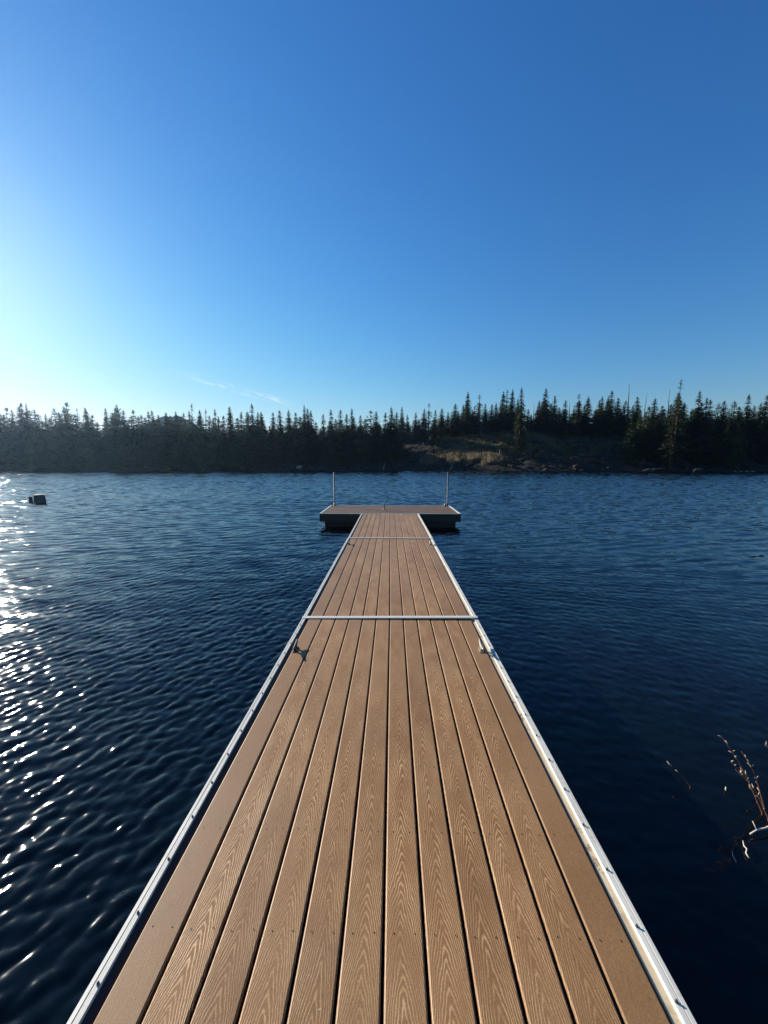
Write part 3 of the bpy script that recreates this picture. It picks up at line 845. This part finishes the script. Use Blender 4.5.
# ------------------------------------------------------------------ shrubs, rocks, logs and dry reeds on the far shore
def make_bush(seed):
    g = np.random.default_rng(seed); Q = []
    for k in range(520):
        v = g.normal(0, 1, 3); v /= np.linalg.norm(v); v[2] = abs(v[2])
        r = g.uniform(0.35, 1.0)**0.5*(0.8+0.35*math.sin(3*math.atan2(v[1], v[0])+seed)+0.2*g.normal())
        c = v*np.array([0.62, 0.62, 0.85])*r
        e1 = g.normal(0, 1, 3); e1 /= np.linalg.norm(e1); e2 = np.cross(e1, g.normal(0, 1, 3)); e2 /= np.linalg.norm(e2)
        s_ = g.uniform(0.05, 0.11)
        Q.append([c-e1*s_, c-e2*s_*0.5, c+e1*s_, c+e2*s_*0.5])
    return quad_soup('foliage', np.array(Q))
BU = [make_bush(i) for i in range(3)]
for b in BU: b.materials.append(M['shrub'])
def stem_mesh():
    mb = MB()
    for k in range(5):
        a = k*1.3; mb.tube([(0, 0, -0.1), (0.2*math.cos(a), 0.2*math.sin(a), 0.35), (0.36*math.cos(a), 0.36*math.sin(a), 0.7)], [0.03, 0.02, 0.008], 5)
    me = bpy.data.meshes.new('stems'); mb.bm.to_mesh(me); mb.bm.free(); me.materials.append(M['bark']); return me
STEM = stem_mesh()
def bush(px, d, s_, label, group):
    X0 = (px-390)/384*100; y = float(shore(X0))+d
    x = at_dist(px, 440, y).x
    root = empty('shrub', (x, y, float(height(x, y))-0.1), random.uniform(0, 6)); root.scale = (s_*random.uniform(.9, 1.4), s_*1.1, s_)
    tag(root, label, 'shrub', group)
    for nm, me in (('foliage', random.choice(BU)), ('stem', STEM)):
        o = bpy.data.objects.new(nm, me); COL.objects.link(o); o.parent = root
for k in range(26):
    bush(random.uniform(438, 522), random.uniform(9, 20), random.uniform(0.7, 1.5), 'low olive shrub on the grassy hillside behind the dry reeds', 'shrubs on the grassy hillside')
for k in range(20):
    bush(random.uniform(520, 690), random.uniform(4, 18), random.uniform(0.6, 1.5), 'low shrub among the rocks of the right slope', 'shrubs on the rocky right slope')
for k in range(24):
    bush(random.uniform(-20, 262), random.uniform(1.5, 4), random.uniform(0.9, 1.8), 'dim shrub at the foot of the left shore trees', 'shrubs along the left shore')

def rock_mesh(seed):
    g = np.random.default_rng(seed)
    bm = bmesh.new(); bmesh.ops.create_icosphere(bm, subdivisions=2, radius=1.0)
    planes = [(lambda v: v/np.linalg.norm(v))(g.normal(0, 1, 3)) for _ in range(9)]
    for v in bm.verts:
        p_ = np.array(v.co)
        for n in planes:
            dd_ = p_ @ n
            if dd_ > 0.68: p_ = p_ - n*(dd_-0.68)
        p_ = p_*(1+0.05*g.normal())
        v.co = p_*np.array([1.0, 0.85, 0.7])
    me = bpy.data.meshes.new('boulder'); bm.to_mesh(me); bm.free(); return me
RK = [rock_mesh(i) for i in range(4)]
for r_ in RK: r_.materials.append(M['rock'])
RP = [rock_mesh(20+i) for i in range(2)]
for r_ in RP: r_.materials.append(M['pale_rock'])
def boulder(px, d, s_, label, group=None, pale=False):
    X0 = (px-390)/384*100; y = float(shore(X0))+d
    x = at_dist(px, 455, y).x
    o = bpy.data.objects.new('boulder', random.choice(RP if pale else RK)); COL.objects.link(o)
    o.location = (x, y, max(float(height(x, y)), -0.05)+s_*0.2); o.scale = (s_*random.uniform(.9, 1.5), s_, s_*random.uniform(.7, 1.1))
    o.rotation_euler = (random.uniform(-.3, .3), random.uniform(-.3, .3), random.uniform(0, 6))
    return tag(o, label, 'boulder', group)
for k in range(70):
    boulder(random.uniform(262, 520), abs(random.gauss(0, 2.2))-0.3, random.uniform(0.25, 0.8), 'dark lava boulder on the shore below the hill', 'dark boulders along the middle shore')
for k in range(55):
    boulder(random.uniform(395, 520), random.uniform(2, 18), random.uniform(0.25, 0.7), 'dark lava boulder strewn over the hillside', 'dark boulders strewn over the hillside')
for k in range(110):
    boulder(random.uniform(515, 700), random.uniform(0, 19), random.uniform(0.3, 1.15), 'dark boulder on the rocky slope right of the hill', 'dark boulders on the right slope')
boulder(299, 1.6, 0.95, 'single pale boulder on the black bank left of the end platform', None, True)
for k, px in enumerate((737, 743, 749, 755)):
    boulder(px, -0.2, random.uniform(0.25, 0.45), 'small pale rock at the waterline near the right edge', 'pale rocks at the right waterline', True)

def log(px, py, d, length, rad, az, tilt, label):
    X0 = (px-390)/384*100; y = float(shore(X0))+d; x = at_dist(px, py, y).x
    mb = MB()
    v = Vector((math.cos(az)*math.cos(tilt), math.sin(az)*math.cos(tilt), math.sin(tilt)))
    mb.tube([v*(-0.1*length), v*(length*0.3)+Vector((0, 0, .03)), v*length], [rad, rad*0.85, rad*0.45], 8)
    mb.tube([v*(length*0.5), v*(length*0.55)+Vector((0.1, 0, 0.3))], [rad*0.35, rad*0.15], 6)
    o = mb.build('driftwood_log', M['drift']); o.location = (x, y, max(0, float(height(x, y)))+rad*0.8)
    return tag(o, label, 'log')
log(383.5, 468, -0.3, 1.8, 0.2, 1.2, 1.15, 'pale broken stump leaning up at the waterline behind the end platform')
log(450, 467, -0.2, 1.9, 0.15, 0.4, 0.95, 'short pale driftwood stick leaning at the waterline below the dry reeds')
log(500, 452, 6.5, 2.4, 0.16, 1.5, 1.4, 'pale upright dead stub at the right end of the dry reeds')
log(575, 446, 9.0, 4.5, 0.18, 0.15, 0.05, 'pale fallen trunk lying across the rocky right slope')
log(655, 458, 3.0, 5.0, 0.16, 0.1, 0.03, 'pale fallen trunk on the bank left of the giant sparse fir')

# dry reeds: far too many to count
def dry_reeds():
    g = np.random.default_rng(5); Q = []
    n = 5200
    for k in range(n):
        px = g.uniform(419, 501)
        X0 = (px-390)/384*100
        c = 3.5 + 6.0*g.random()
        edge = min(px-419, 501-px)/12
        if g.random() > min(1, edge+0.15): continue
        y = float(shore(X0)) + c; x = X0*(y/100)
        if vnoise(np.array(x*0.35), np.array(y*0.5), 31) < 0.36: continue
        z = float(height(x, y)); h = g.uniform(0.5, 1.25); w = g.uniform(0.02, 0.05)
        a = g.uniform(0, 3.14); lx, ly = g.normal(0, 0.16), g.normal(0, 0.16)
        dx, dy = math.cos(a)*w, math.sin(a)*w
        Q.append([[x-dx, y-dy, z-0.05], [x+dx, y+dy, z-0.05], [x+lx*h+dx*.6, y+ly*h+dy*.6, z+h], [x+lx*h-dx*.6, y+ly*h-dy*.6, z+h]])
    me = quad_soup('dry_reeds', np.array(Q, float))
    tag(mesh_obj('dry_reeds', me, M['dry']), 'band of pale dry reeds along the foot of the hill across the lake', 'reeds', kind='stuff')
dry_reeds()

def hillside_grass():
    g = np.random.default_rng(6); Q = []
    for k in range(13000):
        px = g.uniform(434, 640); X0 = (px-390)/384*100
        c = g.uniform(5, 23); y = float(shore(X0))+c; x = X0*y/100
        if vnoise(np.array(x*0.28), np.array(y*0.28), 41) < 0.44 + (0.16 if px > 530 else 0.0): continue
        z = float(height(x, y)); h = g.uniform(0.25, 0.6); w = g.uniform(0.03, 0.07)
        a = g.uniform(0, 3.14); lx, ly = g.normal(0, 0.4), g.normal(0, 0.4)
        dx, dy = math.cos(a)*w, math.sin(a)*w
        Q.append([[x-dx, y-dy, z-0.05], [x+dx, y+dy, z-0.05], [x+lx*h+dx*.5, y+ly*h+dy*.5, z+h], [x+lx*h-dx*.5, y+ly*h-dy*.5, z+h]])
    me = quad_soup('hillside_grass', np.array(Q, float))
    tag(mesh_obj('hillside_grass', me, M['hgrass']), 'short yellowish grass growing in patches over the hillside across the lake', 'grass', kind='stuff')
hillside_grass()

# ------------------------------------------------------------------ dead stalks and twigs rising from the water at the right
def stalk(px0, py0, px1, py1, label, n_husk, rad=0.0035, bend=0.02, depth=None, dz0=-0.12):
    b = at_level(px0, py0, 0.02)
    t_ = at_dist(px1, py1, depth or b.y+0.05)
    root = empty('dead_stalk', (b.x, b.y, 0)); tag(root, label, 'plant')
    rel = t_-b
    g = random.Random(int(px0*7+py1))
    pts = [Vector((0, 0, dz0))-rel*0.15]
    for k in range(7):
        u = k/6; pts.append(Vector((0, 0, 0.02))+rel*u + Vector((math.sin(u*3.1)*bend, math.sin(u*7)*bend*0.3, 0)))
    mb = MB(); mb.tube(pts, [rad*(1.15-0.75*k/7) for k in range(8)], 6); mb.build('stalk', M['stalk'], root)
    for k in range(n_husk):
        u = g.uniform(0.12, 1.0); i = min(6, 1+int(u*6)); p_ = pts[i]+(pts[min(i+1, 7)]-pts[i])*(u*6 % 1)
        d_ = (rel.normalized()+Vector((g.uniform(-.9, .9), g.uniform(-.9, .9), g.uniform(-.3, .6)))).normalized()
        l_ = g.uniform(0.015, 0.034)
        mb = MB(); mb.tube([p_, p_+d_*l_*0.4+Vector((0, 0, .003)), p_+d_*l_], [0.0012, g.uniform(.0022, .0042), 0.0007], 6)
        mb.build('husk', M['husk'], root)
    return root
stalk(762, 812, 722, 737, 'tallest reddish dead stalk with pale husks at the right edge', 15)
stalk(764, 806, 742, 752, 'reddish dead stalk leaning just right of the tallest one', 11)
stalk(757, 800, 731, 762, 'thin reddish stalk between the two taller dead stalks', 7, 0.0025)
stalk(768, 818, 736, 770, 'reddish stalk half hidden among the taller dead stalks', 9, 0.0028, 0.03)
stalk(690, 786, 668, 764, 'faint thin stalk on its own in the dark water, nearest to the dock', 3, 0.0018, 0.01)
stalk(776, 770, 765, 744, 'pale stalk tip cut by the right edge of the picture', 4, 0.003)
def twig(pts, rad, label, side=()):
    P_ = [at_level(px, py, z) for px, py, z in pts]
    b = P_[0]
    root_pts = [p_-b for p_ in P_]
    mb = MB(); mb.tube(root_pts, [rad*(0.6+0.5*k/len(root_pts)) for k in range(len(root_pts))], 7)
    for i, off in side: mb.tube([root_pts[i], root_pts[i]+Vector(off)], [rad*0.6, rad*0.3], 5)
    o = mb.build('floating_twig', M['twig']); o.location = b
    return tag(o, label, 'twig')
twig([(750, 834, .02), (757, 830, .03), (766, 828, .035), (776, 823, .04), (790, 819, .03)], 0.0055, 'long bleached twig lying on the water at the right edge', [(1, (0.0, 0.03, 0.025))])
twig([(743, 841, .015), (744, 846, .02), (747, 849, .02), (746, 853, .015), (749, 858, .01)], 0.004, 'short crooked pale twig floating below the long bleached twig')
twig([(732, 851, .012), (733, 856, .014), (736, 862, .01)], 0.0022, 'tiny dim twig floating left of the crooked twig')
twig([(726, 787, .012), (725.5, 790, .016)], 0.005, 'tiny pale bud floating left of the reddish stalks')

# ------------------------------------------------------------------ haze
mb = MB(); mb.box(-720, 720, -120, 1420, -3.2, 60)
hz = mb.build('haze', None)
m = bpy.data.materials.new('haze_air'); m.use_nodes = True; nt = m.node_tree; nt.nodes.clear()
o = nt.nodes.new('ShaderNodeOutputMaterial'); v = nt.nodes.new('ShaderNodeVolumePrincipled')
v.inputs['Color'].default_value = (0.42, 0.68, 1, 1); v.inputs['Density'].default_value = 0.00013; v.inputs['Anisotropy'].default_value = 0.72
nt.links.new(v.outputs[0], o.inputs['Volume'])
hz.data.materials.append(m); tag(hz, kind='stuff'); hz['label'] = 'thin pale haze in the air over the lake'; hz['category'] = 'haze'
hz.display_type = 'WIRE'

# ------------------------------------------------------------------ sun and sky
sd = bpy.data.lights.new('sun', 'SUN'); sd.energy = 5.0; sd.angle = R(0.53); sd.color = (1.0, 0.93, 0.82)
so = bpy.data.objects.new('sun', sd); COL.objects.link(so); so.rotation_euler = SUN_DIR.to_track_quat('Z', 'Y').to_euler(); so.location = (-40, 40, 60)

w = bpy.data.worlds.new('World'); scene.world = w; w.use_nodes = True; nt = w.node_tree
bg = nt.nodes['Background']
sky = nt.nodes.new('ShaderNodeTexSky'); sky.sky_type = 'NISHITA'; sky.sun_disc = False
sky.sun_elevation = SUN_EL; sky.sun_rotation = -SUN_AZ
sky.altitude = 0; sky.air_density = 1.5; sky.dust_density = 0.15; sky.ozone_density = 10.0
gam = N(nt, 'ShaderNodeGamma', {'Color': sky.outputs[0], 'Gamma': 1.18})
tint = MIX(nt, 1.0, gam.outputs[0], (1.44, 1.13, 1.05), 'MULTIPLY')
hs = N(nt, 'ShaderNodeHueSaturation', {'Color': tint, 'Saturation': 1.06, 'Hue': 0.5, 'Value': 1.0})
c_ = hs.outputs[0]
den = VM(nt, 'ADD', VM(nt, 'SCALE', VM(nt, 'MULTIPLY', c_, c_), scale=0.0042), (1, 1, 1))
col = VM(nt, 'DIVIDE', VM(nt, 'SCALE', c_, scale=1.19), den)
# thin cirrus streaks low over the left trees
tc = nt.nodes.new('ShaderNodeTexCoord').outputs['Generated']
c = ray(211, 382).normalized(); e = ray(270, 399).normalized(); tv = (e-c).normalized(); bv = c.cross(tv).normalized()
u = VM(nt, 'DOT_PRODUCT', tc, tuple(tv)); vv = VM(nt, 'DOT_PRODUCT', tc, tuple(bv)); fw = VM(nt, 'DOT_PRODUCT', tc, tuple(c))
cv = N(nt, 'ShaderNodeCombineXYZ', {0: MA(nt, 'MULTIPLY', u, 20.0), 1: MA(nt, 'MULTIPLY', vv, 150.0), 2: 0.3}).outputs[0]
nn = NOISE(nt, cv, 1.0, 4, 0.6, 0.6).outputs['Fac']
gv = MA(nt, 'POWER', 2.718, MA(nt, 'MULTIPLY', MA(nt, 'POWER', MA(nt, 'ABSOLUTE', MA(nt, 'DIVIDE', vv, 0.0085)), 2.0), -1.0))
gu = MA(nt, 'POWER', 2.718, MA(nt, 'MULTIPLY', MA(nt, 'POWER', MA(nt, 'ABSOLUTE', MA(nt, 'DIVIDE', u, 0.105)), 4.0), -1.0))
k = MA(nt, 'MULTIPLY', MA(nt, 'MULTIPLY', gv, gu), RAMP(nt, nn, (0.46, 0.72)))
k = MA(nt, 'MULTIPLY', k, MA(nt, 'GREATER_THAN', fw, 0.0))
col = MIX(nt, MA(nt, 'MULTIPLY', k, 0.8), col, (7.2, 8.4, 9.0))
L(nt, col, bg.inputs['Color'])
bg.inputs['Strength'].default_value = 0.0535

# ------------------------------------------------------------------ render settings
vs = scene.view_settings
vs.view_transform = 'Standard'; vs.look = 'None'; vs.exposure = 1.0; vs.gamma = 1.0; vs.use_curve_mapping = False
scene.cycles.use_denoising = True
scene.cycles.max_bounces = 6; scene.cycles.diffuse_bounces = 2; scene.cycles.glossy_bounces = 3
scene.cycles.transmission_bounces = 3; scene.cycles.volume_bounces = 0
scene.cycles.sample_clamp_indirect = 6.0
